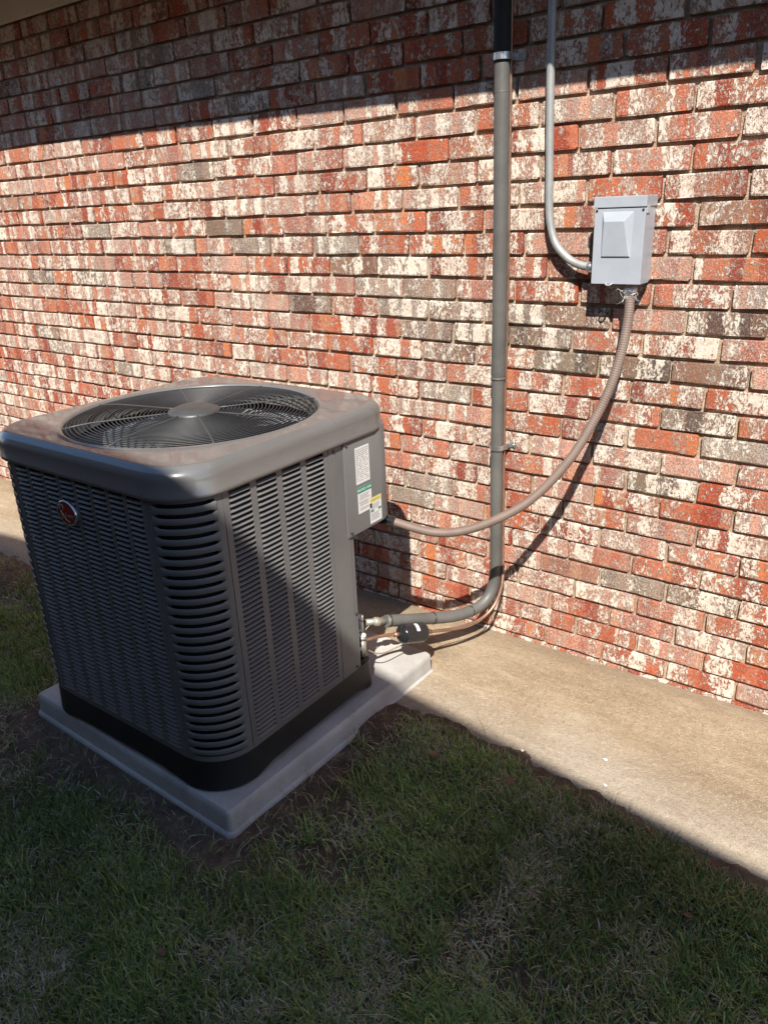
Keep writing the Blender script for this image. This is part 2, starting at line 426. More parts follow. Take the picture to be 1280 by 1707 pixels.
# ------------------------------------------------------------------ ground
def vnoise(x, y, scale, seed):
    g = np.random.default_rng(seed).random((256, 256))
    fx = np.asarray(x) * scale; fy = np.asarray(y) * scale
    ix = np.floor(fx).astype(int); iy = np.floor(fy).astype(int); tx = fx - ix; ty = fy - iy
    tx = tx*tx*(3-2*tx); ty = ty*ty*(3-2*ty)
    a = g[ix % 256, iy % 256]; b = g[(ix+1) % 256, iy % 256]; c = g[ix % 256, (iy+1) % 256]; d = g[(ix+1) % 256, (iy+1) % 256]
    return (a*(1-tx)+b*tx)*(1-ty) + (c*(1-tx)+d*tx)*ty
def fbm(x, y, scale, seed, o=4):
    return sum(vnoise(x, y, scale * 2**k, seed + k) * .5**(k+1) for k in range(o)) / (1 - .5**o)
PX0, PX1, PY0, PY1 = -2.146, -1.241, -1.229, -.330
pcx, pcy, phx, phy = (PX0+PX1)/2, (PY0+PY1)/2, (PX1-PX0)/2, (PY1-PY0)/2
def pad_dist(x, y):
    qx = np.abs(x - pcx) - phx; qy = np.abs(y - pcy) - phy
    return np.hypot(np.maximum(qx, 0), np.maximum(qy, 0)) + np.minimum(np.maximum(qx, qy), 0)
CZ = -.014                     # top of the concrete
def soil_edge(x):              # where the dirt runs out onto the concrete
    e = np.clip(-.548 - .110 * (x + 1.166), -.66, -.50); k = np.clip((x + 2.1) / .5, 0, 1)
    e = e * k + -.615 * (1 - k)
    return e + .045 * (fbm(x, 0*x + 3.3, 3.1, 31) - .5) + .022 * (fbm(x, 0*x + 9, 16, 35) - .5)
def soil_z(x, y):
    q = .25 + .75 * np.clip(pad_dist(x, y) / .16, 0, 1)
    z = -.029 + q * (.026 * (fbm(x, y, 4.5, 11) - .5) + .016 * (fbm(x, y, 28, 17) - .5))
    d = y - soil_edge(x)       # >0 : over the concrete
    z = z + .006 * np.exp(-(np.maximum(pad_dist(x, y), 0) / .10)**2)
    zt = CZ - .0005 - .10 * d + .008 * (fbm(x, y, 22, 43) - .5)     # thin dirt feathering out over the slab
    w = np.clip((d + .24) / .12, 0, 1); w = w * w * (3 - 2 * w)
    return z * (1 - w) + zt * w
xs = np.concatenate([np.linspace(-6.5, -3.6, 60)[:-1], np.linspace(-3.6, .6, 300), np.linspace(.6, 3.0, 60)[1:]])
ys = np.concatenate([np.linspace(-3.6, -2.0, 40)[:-1], np.linspace(-2.0, -.40, 130)])
gx, gy = np.meshgrid(xs, ys); gz = soil_z(gx, gy)
nx, ny = len(xs), len(ys)
idx = np.arange(nx * ny).reshape(ny, nx)
fs = np.stack([idx[:-1, :-1], idx[:-1, 1:], idx[1:, 1:], idx[1:, :-1]], -1).reshape(-1, 4)
me = bpy.data.meshes.new('ground'); me.from_pydata(np.stack([gx, gy, gz], -1).reshape(-1, 3).tolist(), [], fs.tolist())
me.polygons.foreach_set('use_smooth', [True] * len(fs)); me.materials.append(M['soil'])
gr = link(bpy.data.objects.new('ground', me)); gr['kind'] = 'structure'
far = MB().add([(-120, -120, -.075), (120, -120, -.075), (120, 120, -.075), (-120, 120, -.075)], [(0, 1, 2, 3)]).build('terrain', M['soil'])
far['kind'] = 'structure'
mb = MB()
cx = np.linspace(WX0, WX1, 220); cyv = np.array([.03, -.05, -.15, -.28, -.4, -.52, -.635, -.645])
loops = []
for k, y in enumerate(cyv):
    z = CZ + .006 * (fbm(cx, 0*cx + y, 3, 51) - .5) + .004 * (y + .0) if k < len(cyv) - 1 else 0 * cx - .2
    loops.append([(a, y, b) for a, b in zip(cx, z)])
path = mb.loft(loops, closed=False).build('concrete_path', M['concrete']); path['kind'] = 'structure'
for f in path.data.polygons: f.use_smooth = True

# ------------------------------------------------------------------ equipment pad
PX0, PX1, PY0, PY1 = -2.146, -1.241, -1.229, -.330
def rrect(cx, cy, hx, hy, r, z, n=8):
    out = []
    for (sx, sy, a0) in ((1, 1, 0), (-1, 1, 90), (-1, -1, 180), (1, -1, 270)):
        for k in range(n + 1):
            a = R(a0 + 90 * k / n)
            out.append((cx + sx * (hx - r) + r * math.cos(a), cy + sy * (hy - r) + r * math.sin(a), z))
    return out
pcx, pcy, phx, phy = (PX0+PX1)/2, (PY0+PY1)/2, (PX1-PX0)/2, (PY1-PY0)/2
prof = [(.008, .020, -.06), (.008, .020, -.018), (.006, .020, -.014), (.000, .014, -.010), (-.002, .012, .03),
        (-.003, .011, .044), (-.008, .010, .050), (-.05, .008, .0505)]
mb = MB(); mb.loft([rrect(pcx, pcy, phx + o, phy + o, r, z, 5) for o, r, z in prof], True, False, True)
ca_, sa_ = math.cos(R(-1.5)), math.sin(R(-1.5)); fx_, fy_ = -1.245, -1.225
mb.v = [(fx_ + (x - fx_ + .0) * ca_ - (y - fy_) * sa_, fy_ + (x - fx_) * sa_ + (y - fy_) * ca_, z) for x, y, z in mb.v]
pad = mb.build('equipment_pad', M['pad'], None, 40)
tag(pad, 'square pale grey concrete pad under the condenser', 'pad')

# ------------------------------------------------------------------ condenser
CX, CY, HX = -1.670, -.8165, .395
RC = .122                                   # corner radius
ZB, ZT = .145, .862                         # louvred body
XR = CX + HX; YB = CY + HX
ac = thing('air_conditioner', 'grey air conditioning condenser with louvred sides and a round fan grille on top', 'air conditioner', loc=(CX, CY, .0508))
def part(o, parent=None):
    o.location = Vector((-CX, -CY, -.0508)) if parent is None else Vector((0, 0, 0))
    return o
def acp(mb, name, mat, parent=None, sharp=None):
    return part(mb.build(name, mat, parent or ac, sharp), parent)
def louvre_panel(o, u, nrm, width, cols, z0, z1, pitch=.01335):
    """o: world corner at z=0, u: along the panel, nrm: outward; real openings between slanting fins"""
    o, u, nrm = Vector(o), Vector(u), Vector(nrm)
    P = lambda a, z, n=0.0: o + u * a + Vector((0, 0, z)) + nrm * n
    sheet, fins = MB(), MB()
    zb, zt = z0 + .018, z1 - .012
    def slab(a0, a1, za, zc):
        vs = [P(a0, za), P(a1, za), P(a1, zc), P(a0, zc), P(a0, za, -.0015), P(a1, za, -.0015), P(a1, zc, -.0015), P(a0, zc, -.0015)]
        sheet.add(vs, [(0,1,2,3), (7,6,5,4), (0,4,5,1), (1,5,6,2), (2,6,7,3), (3,7,4,0)])
    slab(0, width, z0, zb); slab(0, width, zt, z1)
    es = [0] + [e for c in cols for e in c] + [width]
    for i in range(0, len(es), 2): slab(es[i], es[i+1], zb, zt)
    nr = int((zt - zb) / pitch); pt = (zt - zb) / nr
    for a0, a1 in cols:
        us = [a0, a0 + .0035, a0 + .009, a1 - .009, a1 - .0035, a1]
        sc = [0, .7, 1, 1, .7, 0]
        for k in range(nr):
            zl = zb + k * pt
            rows = []
            for (dz, n) in ((-.0004, .0004), (.0002, .0026), (.0014, .0028), (.0045, -.0026), (.0054, -.0046)):
                rows.append([P(uu, zl + dz * (1 if s > 0 else .9), n * s) for uu, s in zip(us, sc)])
            fins.loft(rows, closed=False, smooth=True)
    return sheet, fins
front_cols = [(.010 + k * .0670, .010 + k * .0670 + .0530) for k in range(8)]
def side(o, u, nrm, cols, width, name='louvre_panel'):
    s, f = louvre_panel(o, u, nrm, width, cols, ZB, ZT)
    p = acp(s, name, M['case']); acp(f, 'louvre_bank', M['case'], p); return p
W8 = 2 * (HX - RC)
side((CX - HX + RC, CY - HX, 0), (1, 0, 0), (0, -1, 0), front_cols, W8)                     # towards the lawn
side((CX - HX, CY + HX - RC, 0), (0, -1, 0), (-1, 0, 0), front_cols, W8)
side((CX + HX - RC - .14, CY + HX, 0), (-1, 0, 0), (0, 1, 0), front_cols[:6], W8 - .14)
yr0 = CY - HX + RC                                                                           # -1.083
cols4 = [(-1.072 - yr0, -1.004 - yr0), (-.984 - yr0, -.916 - yr0), (-.896 - yr0, -.828 - yr0), (-.808 - yr0, -.740 - yr0)]
side((CX + HX, yr0, 0), (0, 1, 0), (1, 0, 0), cols4, -.722 - yr0)                            # towards the camera's right
# rounded corners with wide slots
NS = 27; SP = (ZT - ZB - .035) / NS
def arc(r, a0, a1, z, n=8): return [(r * math.cos(R(a0 + (a1-a0)*k/n)), r * math.sin(R(a0 + (a1-a0)*k/n)), z) for k in range(n+1)]
mb = MB()
for (r_, za, zc) in ((0, 0, .016), (0, ZT - ZB - .016, ZT - ZB)):
    mb.loft([arc(RC - .001, 0, 90, za, 12), arc(RC - .001, 0, 90, zc, 12)], closed=False)
for a0, a1 in ((0.6, 11), (79, 89.4)):
    mb.loft([arc(RC - .001, a0, a1, .0, 3), arc(RC - .001, a0, a1, ZT - ZB, 3)], closed=False)
    mb.loft([arc(RC - .012, a0, a1, .0, 3), arc(RC - .012, a0, a1, ZT - ZB, 3)][::-1], closed=False)
cmesh = mb
sl = MB(); loops = []
for dz, dr in ((.0004, -.0022), (.0, -.0006), (.0008, .0004), (.0085, .0007), (.0146, .0004), (.0152, -.0006), (.0150, -.0022)):
    lp = []
    for k, (ang_, f_) in enumerate(zip((9, 10.5, 13, 16, 24, 34, 45, 56, 66, 74, 77, 79.5, 81), (1.0, .86, .45, .12, 0, 0, 0, 0, 0, .12, .45, .86, 1.0))):
        zz = .0076 + (dz - .0076) * (1 + (SP / .0152 - 1) * f_ * 1.001)
        lp.append(((RC + dr) * math.cos(R(ang_)), (RC + dr) * math.sin(R(ang_)), zz))
    loops.append(lp)
sl.loft(loops, closed=False)
slat_me = None; corner_me = None
for (sx, sy, rz) in ((1, -1, -90), (-1, -1, 180), (-1, 1, 90)):
    if corner_me is None:
        c = cmesh.build('corner_panel', M['case'], ac); corner_me = c.data
    else: c = link(bpy.data.objects.new('corner_panel', corner_me), ac)
    c.location = (sx * (HX - RC), sy * (HX - RC), ZB - .0508); c.rotation_euler.z = R(rz)
    for k in range(NS):
        if slat_me is None:
            s = sl.build('slat', M['case'], c); slat_me = s.data
        else: s = link(bpy.data.objects.new('slat', slat_me), c)
        s.location = (0, 0, .0195 + k * SP)
# electrical corner: flat post, cover and the open recess below
mb = MB()
mb.box((XR - .012, -.7205, ZB), (XR + .0005, -.650, ZT))
post = acp(mb, 'corner_post', M['case'])
mb = MB(); mb.box((XR - .27, YB - .012, ZB), (XR - .19, YB - .0005, ZT))
acp(mb, 'leak_filler', M['case'])  # panel added at the rear to block sun leaking through the gap
mb = MB(); mb.box((XR - .02, -.655, ZB), (XR - .002, -.635, .575))
acp(mb, 'edge_channel', M['case'])
mb = MB(); zc0 = .576
def cover_loop(o, z):
    r = .085; pts = [(XR + o, -.662, z), (XR + o, YB - r, z)]
    pts += [(XR - r + (r + o) * math.cos(R(a)), YB - r + (r + o) * math.sin(R(a)), z) for a in range(10, 91, 10)]
    pts += [(XR - .16, YB + o, z), (XR - .16, YB - .05, z), (XR - .10, -.662, z)]
    return pts
mb.loft([cover_loop(.001, zc0), cover_loop(.004, zc0 + .003), cover_loop(.004, ZT - .003), cover_loop(.002, ZT)], True, True, True)
cover = acp(mb, 'control_cover', M['case'], None, 35)
mb = MB()
mb.box((XR - .20, -.634, .146), (XR - .021, -.628, .575)); mb.box((XR - .208, -.634, .146), (XR - .200, YB - .003, .575))
acp(mb, 'service_recess', M['case_in'])
# inner coil and fan
h2 = HX - .035
def wrap(h, r, n=6):                        # three-cornered wrap that leaves the service corner open
    pts = [(XR - .24, CY + h)]
    for (sx, sy, a0) in ((-1, 1, 90), (-1, -1, 180), (1, -1, 270)):
        pts += [(CX + sx * (h - r) + r * math.cos(R(a0 + 90*k/n)), CY + sy * (h - r) + r * math.sin(R(a0 + 90*k/n))) for k in range(n+1)]
    return pts + [(CX + h, -.662)]
mb = MB()
for h_, flip in ((h2, 1), (h2 - .03, -1)):
    lp = [[(x, y, z) for x, y in wrap(h_, .09)] for z in (.12, .85)]
    mb.loft(lp if flip > 0 else lp[::-1], closed=False)
coil = acp(mb, 'condenser_coil', M['coil'])
mb = MB(); mb.loft([[(x, y, z) for x, y in wrap(h2 + .012, .1)] for z in (.12, .912)], closed=False)
acp(mb, 'coil_guard', M['dark'])
mb = MB(); mb.box((XR - .245, -.668, .12), (XR - .24, YB - .02, .85)); mb.box((XR - .24, -.668, .12), (XR - .03, -.664, .85))
acp(mb, 'inner_bulkhead', M['dark'])
mb = MB(); fl = wrap(HX - .02, .11); mb.loft([[(x, y, z) for x, y in fl] for z in (.118, .12)], True, True, True)
acp(mb, 'base_floor', M['dark'])
fan = MB(); cyl(fan, (CX, CY, .70), (CX, CY, .84), .07, 20); cyl(fan, (CX, CY, .84), (CX, CY, .87), .035, 16)
fanp = acp(fan, 'fan_motor', M['dark'])
for b in range(3):
    mb = MB(); loops = []
    for k in range(8):
        r = .05 + .26 * k / 7; a = R(b * 120 + 10 + 22 * k / 7); wd = R(34 - 6 * k / 7)
        loops.append([(CX + r * math.cos(a + wd * s), CY + r * math.sin(a + wd * s), .845 + .035 * s) for s in (-1, -.4, .2, .8)])
    mb.loft(loops, closed=False); acp(mb, 'fan_blade', M['black'], fanp)
# cap
def ray_rr(half, r, a):
    c, s = abs(math.cos(a)), abs(math.sin(a)); lo, hi = 0, half * 1.5
    for _ in range(40):
        m = (lo + hi) / 2; qx, qy = m * c - (half - r), m * s - (half - r)
        d = math.hypot(max(qx, 0), max(qy, 0)) + min(max(qx, qy), 0) - r
        lo, hi = (m, hi) if d < 0 else (lo, m)
    return lo
NA = 144; OR = .345
mb = MB(); loops = []
CH = HX + .009
for half, r, z in ((CH - .004, .122, .856), (CH, .124, .8562), (CH + .0012, .125, .8585), (CH + .0012, .125, .866), (CH - .0005, .124, .8685), (CH - .001, .124, .900), (CH - .003, .123, .9095), (CH - .0075, .121, .9180), (CH - .0135, .118, .9245), (CH - .0195, .115, .9282), (CH - .0215, .114, .9292), (CH - .0235, .113, .9296)):
    loops.append([(CX + ray_rr(half, r, 2*math.pi*k/NA) * math.cos(2*math.pi*k/NA), CY + ray_rr(half, r, 2*math.pi*k/NA) * math.sin(2*math.pi*k/NA), z) for k in range(NA)])
def blend(f, z):
    out = []
    for k in range(NA):
        a = 2*math.pi*k/NA; rr = ray_rr(CH - .0235, .113, a); rr = rr*(1-f) + (OR + .008)*f
        out.append((CX + rr*math.cos(a), CY + rr*math.sin(a), z))
    return out
loops += [blend(.05, .9297), blend(.35, .9300), blend(.7, .9304), blend(.93, .9310), blend(1, .9328)]
for rr, z in ((OR + .004, .9325), (OR, .930), (OR - .003, .924), (OR - .006, .905), (OR - .012, .875)):
    loops.append([(CX + rr*math.cos(2*math.pi*k/NA), CY + rr*math.sin(2*math.pi*k/NA), z) for k in range(NA)])
mb.loft(loops)
cap = acp(mb, 'top_cap', M['cap'])
# fan guard
mb = MB(); hub = []
for rr, z in ((.072, .9325), (.070, .9375), (.058, .9395), (.052, .9445), (.045, .947), (.02, .949)):
    hub.append([(CX + rr*math.cos(2*math.pi*k/40), CY + rr*math.sin(2*math.pi*k/40), z) for k in range(40)])
mb.loft(hub, True, False, True)
guard = acp(mb, 'fan_guard', M['hub'])
def gz_(r): return .9335 - .007 * max(0, (r - .25) / .088)**2 if r > .25 else .9335
nring = 25
for k in range(nring):
    r = .082 + (OR - .010 - .082) * k / (nring - 1)
    mb = MB(); loops = []
    for j in range(80):
        a = 2*math.pi*j/80
        loops.append([(CX + (r + .0019*math.cos(q)) * math.cos(a), CY + (r + .0019*math.cos(q)) * math.sin(a), gz_(r) + .0019*math.sin(q)) for q in (0, 1.2566, 2.5133, 3.7699, 5.0265)])
    loops.append(loops[0]); mb.loft(loops)
    acp(mb, 'ring_wire', M['wire'], guard)
for k in range(8):
    a = R(45 * k + 12)
    for da in (-.0, ):
        pts = [(CX + r * math.cos(a + da), CY + r * math.sin(a + da), gz_(r) + .0008) for r in np.linspace(.06, OR - .002, 9)]
        mb = MB(); mb.tube(pts, .0025, 6); acp(mb, 'spoke', M['hub'], guard)
# base with feet
mb = MB()
def base_pts(o, zf, notch=True, n=10):
    pts = []
    hh = HX + o
    for (sx, sy, a0) in ((1, -1, 270), (1, 1, 0), (-1, 1, 90), (-1, -1, 180)):
        if (sx, sy) == (1, 1) and notch:
            prev = pts[-1]
            for t in np.linspace(.12, 1, 8): pts.append((CX + hh, prev[1] + (-.605 - prev[1]) * t))
            for k in range(1, 6):
                a = R(90 * k / 5 * .9); pts.append((CX + hh - .03 + .03 * math.cos(a), -.605 + .03 * math.sin(a)))
            pts += [(CX + hh - .17, -.56), (CX + hh - .20, YB - .01)]
            continue
        arcp = [(CX + sx * (HX - RC) + (RC + o) * math.cos(R(a0 + 90*k/n)), CY + sy * (HX - RC) + (RC + o) * math.sin(R(a0 + 90*k/n))) for k in range(n+1)]
        if pts:
            p0, p1 = pts[-1], arcp[0]
            pts += [(p0[0] + (p1[0]-p0[0])*t, p0[1] + (p1[1]-p0[1])*t) for t in np.linspace(.08, .92, 8)]
        pts += arcp
    p0, p1 = pts[-1], pts[0]
    pts += [(p0[0] + (p1[0]-p0[0])*t, p0[1] + (p1[1]-p0[1])*t) for t in np.linspace(.08, .92, 8)]
    return pts
def foot(x, y):
    q = min(abs(abs(x - CX) - HX) + 0, 9); q2 = abs(abs(y - CY) - HX)
    d = max(q, q2)                       # distance along the side from the nearest corner
    if x > CX + HX - .05 and y > -.9: d = min(d, abs(y + .60) * 2.2 + .06)
    t = min(1, max(0, (d - .15) / .035)); return .0512 + .0150 * t * t * (3 - 2*t)
lo = [(x, y, foot(x, y)) for x, y in base_pts(-.002, 0)]
l1 = [(x, y, foot(x, y) + .006) for x, y in base_pts(.004, 0)]
l2 = [(x, y, .120) for x, y in base_pts(.0005, 0)]
l3 = [(x, y, .1440) for x, y in base_pts(-.0015, 0)]
l4 = [(x, y, .1445) for x, y in base_pts(-.02, 0)]
mb.loft([lo, l1, l2, l3, l4])
acp(mb, 'base_pan', M['black'], None, 40)
# screws
for (x, y, z, nx_, ny_) in ((XR + .004, -1.02, .878, 1, 0), (XR + .004, -.70, .878, 1, 0), (XR + .004, -.905, .878, 1, 0), (CX - .21, CY - HX - .004, .878, 0, -1), (CX + .20, CY - HX - .004, .878, 0, -1),
                       (XR + .0035, -.652, .845, 1, 0), (XR + .0045, -.648, .59, 1, 0), (XR + .001, -.655, .155, 1, 0), (XR - .001, -.645, .33, 1, 0), (XR + .0005, -.70, .842, 1, 0)):
    mb = MB(); cyl(mb, (x, y, z), (x + nx_ * .003, y + ny_ * .003, z), .0042, 8, .0034); acp(mb, 'screw', M['screw'])

# badge (oval, bright rim, red field, script)
def text_mesh(body, size, mat, name, parent, origin, ux, uz, nrm, shear=0, ext=.0002, align='CENTER', sx=1.0):
    cu = bpy.data.curves.new('lettering', 'FONT'); cu.body = body; cu.size = size; cu.align_x = align
    cu.shear = shear; cu.extrude = ext; cu.resolution_u = 3
    tmp = bpy.data.objects.new('lettering', cu); COL.objects.link(tmp)
    dg = bpy.context.evaluated_depsgraph_get(); me = bpy.data.meshes.new_from_object(tmp.evaluated_get(dg))
    bpy.data.objects.remove(tmp)
    me.materials.clear(); me.materials.append(mat)
    o_, ux, uz, nrm = Vector(origin), Vector(ux), Vector(uz), Vector(nrm)
    for v in me.vertices: v.co = o_ + ux * v.co.x * sx + uz * v.co.y + nrm * v.co.z
    return link(bpy.data.objects.new(name, me), parent)
bx, by, bz = -1.716, CY - HX, .757
def oval(a, b, y, n=40): return [(bx + a*math.cos(2*math.pi*k/n), y, bz + b*math.sin(2*math.pi*k/n)) for k in range(n)]
mb = MB(); mb.loft([oval(.041, .034, by), oval(.041, .034, by - .007), oval(.0395, .0325, by - .009), oval(.0365, .0295, by - .008)], True)
badge = acp(mb, 'badge', M['chrome'])
mb = MB(); mb.loft([oval(.037, .030, by - .0075), oval(.01, .008, by - .0078)], True, False, True); acp(mb, 'badge_field', M['red'], badge)
scr = MB()
def stroke(pts, w): scr.tube(spline([(bx + a, by - .0086, bz + c) for a, c in pts], 6), w, 6)
stroke([(-.024, .016), (-.022, .002), (-.019, -.014), (-.022, -.020)], .0012)
stroke([(-.030, .006), (-.026, .018), (-.014, .021), (-.008, .013), (-.014, .004), (-.022, .001)], .0012)
stroke([(-.020, .001), (-.012, -.008), (-.003, -.018), (.010, -.022)], .0012)
acp(scr, 'badge_script', M['gold'], badge)
text_mesh('heem', .0155, M['gold'], 'badge_lettering', badge, (bx + .011, by - .0080, bz - .0095), (1, 0, 0), (0, 0, 1), (0, -1, 0), .25, .0006, 'CENTER', .98)
# stickers on the control cover
def sticker(y0, y1, z0, z1, name):
    mb = MB(); x = XR + .0046
    mb.box((XR + .0042, y0, z0), (x, y1, z1)); return acp(mb, name, M['white']), x
def bars(parent, x, items, mat, name='print_lines'):
    mb = MB()
    for (y0, y1, z0, z1) in items: mb.box((x - .0001, y0, z0), (x + .00015, y1, z1))
    return acp(mb, name, mat, parent)
U_, Z_, N_ = (0, 1, 0), (0, 0, 1), (1, 0, 0)
XS = XR + .0046
s1, x = sticker(-.615, -.553, .722, .828, 'rating_label')
it = []; rr = random.Random(4)
for k in range(17):
    z = .820 - k * .0056
    y = -.611
    while y < -.562:
        l = rr.uniform(.004, .014); it.append((y, min(y + l, -.558), z, z + .0017)); y += l + rr.uniform(.002, .012 if k > 3 else .003)
bars(s1, x, it, M['ink'])
s2, x = sticker(-.612, -.550, .634, .712, 'notice_label')
bars(s2, x, [(-.612, -.550, .694, .712)], M['green'], 'header')
text_mesh('NOTICE / AVIS', .0094, M['inkw'], 'lettering', s2, (x + .0003 - 0, -.581, .6995), U_, Z_, N_, 0, .0001)
it = [(-.608 + rr.uniform(0, .004), -.556 - rr.uniform(0, .012), .687 - k * .0044, .6884 - k * .0044) for k in range(11) if k not in (4, 8)]
it += [(-.612, -.550, .6675, .668)]
bars(s2, x, it, M['ink'])
s3, x = sticker(-.560, -.5055, .586, .664, 'warning_label')
bars(s3, x, [(-.560, -.5055, .648, .664)], M['yellow'], 'header')
text_mesh('WARNING', .0085, M['ink'], 'lettering', s3, (x + .0003, -.533, .6530), U_, Z_, N_, 0, .0001)
bars(s3, x, [(-.557, -.542, .620, .627), (-.522, -.5075, .620, .627)], M['green'], 'band')
it = [(-.556, -.511 - rr.uniform(0, .008), .643 - k * .0036, .6442 - k * .0036) for k in range(5)] + [(-.556, -.511 - rr.uniform(0, .01), .615 - k * .0034, .6162 - k * .0034) for k in range(7)]
bars(s3, x, it, M['ink'])
for o in (s1, s2, s3):
    pass
for o in bpy.data.objects:
    if o.name.startswith('lettering') and o.type == 'MESH': o.location = (0, 0, 0)
# service valves in the recess
def valve(name, x, y, z, h):
    mb = MB(); cyl(mb, (x, y, z - .03), (x, y, z + h), .011, 12); cyl(mb, (x, y, z + h), (x, y, z + h + .012), .013, 6)
    cyl(mb, (x, y, z), (x + .0, y - .03, z), .007, 10); return acp(mb, name, M['brass'])
VA, VB = sight(599, 1030, -.585), sight(604, 1062, -.600)
v1 = valve('service_valve', VA.x, VA.y, VA.z - .04, .030)
v2 = valve('service_valve', VB.x, VB.y, VB.z - .035, .026)
for vv, (x, y, z) in ((v1, (VA.x, VA.y, VA.z + .0025)), (v2, (VB.x, VB.y, VB.z + .0035))):
    mb = MB(); cyl(mb, (x, y, z), (x, y, z + .004), .0115, 12); acp(mb, 'valve_cap', M['white'], vv)
mb = MB(); mb.box((XR - .06, -.6275, .10), (XR - .03, -.612, .20)); acp(mb, 'valve_bracket', M['black'])

# ------------------------------------------------------------------ line set
FY = -.046
foam_pts = [(-1.147, FY, 2.34), (-1.142, FY, 1.8), (-1.139, FY, 1.2), (-1.141, FY, .9), (-1.142, FY, .6), (-1.140, FY, .36), (-1.139, FY - .001, .27), (-1.1425, -.054, .205), (-1.152, -.080, .158),
            (-1.1725, -.133, .1345), (-1.204, -.219, .1405), (-1.251, -.347, .1765), (-1.299, -.477, .217)]
fp = resample(spline(foam_pts, 14), .012)
rad = [(.0222 if p.z > .93 else .0198) + .0006 * math.sin(i * .31) * math.sin(i * .083 + 1) for i, p in enumerate(fp)]
foam = MB().tube(fp, rad, 18).build('insulated_pipe', M['foam'])
tag(foam, 'thick grey foam-insulated refrigerant pipe running down the brick wall and bending to the condenser', 'pipe')
e = Vector(foam_pts[-1]); d = (Vector(foam_pts[-1]) - Vector(foam_pts[-2])).normalized()
mb = MB(); cyl(mb, e - d * .01, e + d * .075, .0100, 14); mb.tube([e + d*.020, e + d*.024, e + d*.040, e + d*.044], [.011, .0145, .0145, .011], 14)
mb.build('copper_fitting', M['brass'], foam)
def ring(at, rr, w, name, mat):
    i = min(range(len(fp)), key=lambda k: (fp[k] - Vector(at)).length)
    t = (fp[min(i+1, len(fp)-1)] - fp[i-1]).normalized()
    mb = MB(); mb.tube([fp[i] - t*w, fp[i] - t*w*.5, fp[i] + t*w*.5, fp[i] + t*w], [rr - .0015, rr, rr, rr - .0015], 18)
    return mb.build(name, mat, foam)
ring((-1.292, -.459, .211), .0212, .003, 'cable_tie', M['tie'])
ring((-1.235, -.300, .163), .0212, .003, 'cable_tie', M['tie'])
ring((-1.178, -.148, .135), .0206, .0022, 'foam_seam', M['tie'])
ring((-1.141, FY, .925), .0229, .0035, 'foam_seam', M['foam'])
ring((-1.139, FY, 1.72), .0226, .003, 'foam_seam', M['foam'])
up = [p for p in fp if p.z > 1.782]
MB().tube(up, .0236, 18).build('upper_sleeve', M['foam_new'], foam)
# bare copper liquid line with the drier
cu_pts = [(-1.131, -.026, 2.34), (-1.127, -.026, 1.8), (-1.124, -.026, 1.2), (-1.127, -.026, .8), (-1.124, -.027, .42), (-1.118, -.034, .29), (-1.107, -.060, .215), (-1.116, -.096, .150), (-1.138, -.152, .116),
          (-1.169, -.238, .116), (-1.199, -.322, .136), (-1.234, -.419, .164), (-1.270, -.521, .1957), (-1.290, -.590, .208), (-1.305, -.612, .206)]
cp = resample(spline(cu_pts, 12), .01)
cu = MB().tube(cp, .0056, 10).build('copper_pipe', M['copper'])
tag(cu, 'thin brown copper liquid line beside the foam pipe with a black filter drier', 'pipe')
dc = Vector((-1.2338, -.419, .165)); dd = (Vector(cu_pts[12]) - Vector(cu_pts[10])).normalized()
DS = 1.27
prof = [(-.0440, .006), (-.0415, .0115), (-.0375, .0205), (-.0330, .0245), (-.0285, .0258), (-.026, .0250), (-.022, .0256), (.022, .0256), (.026, .0250), (.0285, .0258), (.0330, .0245), (.0375, .0205), (.0415, .0115), (.0440, .006)]
drier = MB().tube([dc + dd*a*DS for a, _ in prof], [b*DS for _, b in prof], 24).build('filter_drier', M['drier'], cu)
uu = Vector((0, 0, 1)); uu = (uu - dd * uu.dot(dd)).normalized(); ww = dd.cross(uu)
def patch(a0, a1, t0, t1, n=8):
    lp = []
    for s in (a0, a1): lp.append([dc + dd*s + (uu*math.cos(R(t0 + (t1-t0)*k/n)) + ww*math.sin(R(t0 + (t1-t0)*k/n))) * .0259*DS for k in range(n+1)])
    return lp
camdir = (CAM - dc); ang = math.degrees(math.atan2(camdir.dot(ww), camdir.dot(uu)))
MB().loft(patch(-.007, .006, ang + 8, ang + 62), closed=False).build('drier_highlight', M['white'], drier)  # white patch turned towards the camera, a painted highlight on the gloss enamel
for s in (-1, 1):
    mb = MB(); cyl(mb, dc + dd * .055 * s, dc + dd * .074 * s, .0078, 12); mb.build('copper_sleeve', M['copper'], drier)
# thin control wire
cw = [(-1.166, -.030, 2.34), (-1.165, -.030, 1.6), (-1.166, -.028, 1.0), (-1.168, -.030, .75), (-1.163, -.035, .5), (-1.155, -.05, .26), (-1.150, -.085, .11), (-1.170, -.16, .085), (-1.22, -.28, .10), (-1.265, -.42, .115), (-1.285, -.53, .13), (-1.31, -.60, .19)]
o = MB().tube(resample(spline(cw, 12), .012), .0021, 6).build('control_wire', M['wire_tan'])
tag(o, 'thin tan control wire running down along the left of the foam pipe', 'wire')
o = MB().tube(resample(spline([(-1.302, -.484, .235), (-1.305, -.50, .228), (-1.318, -.54, .222), (-1.322, -.575, .195), (-1.325, -.585, .17)], 10), .008), .0017, 6).build('capillary_tube', M['brass'])
tag(o, 'short thin looping tube between the pipe end and the condenser valves', 'tube')
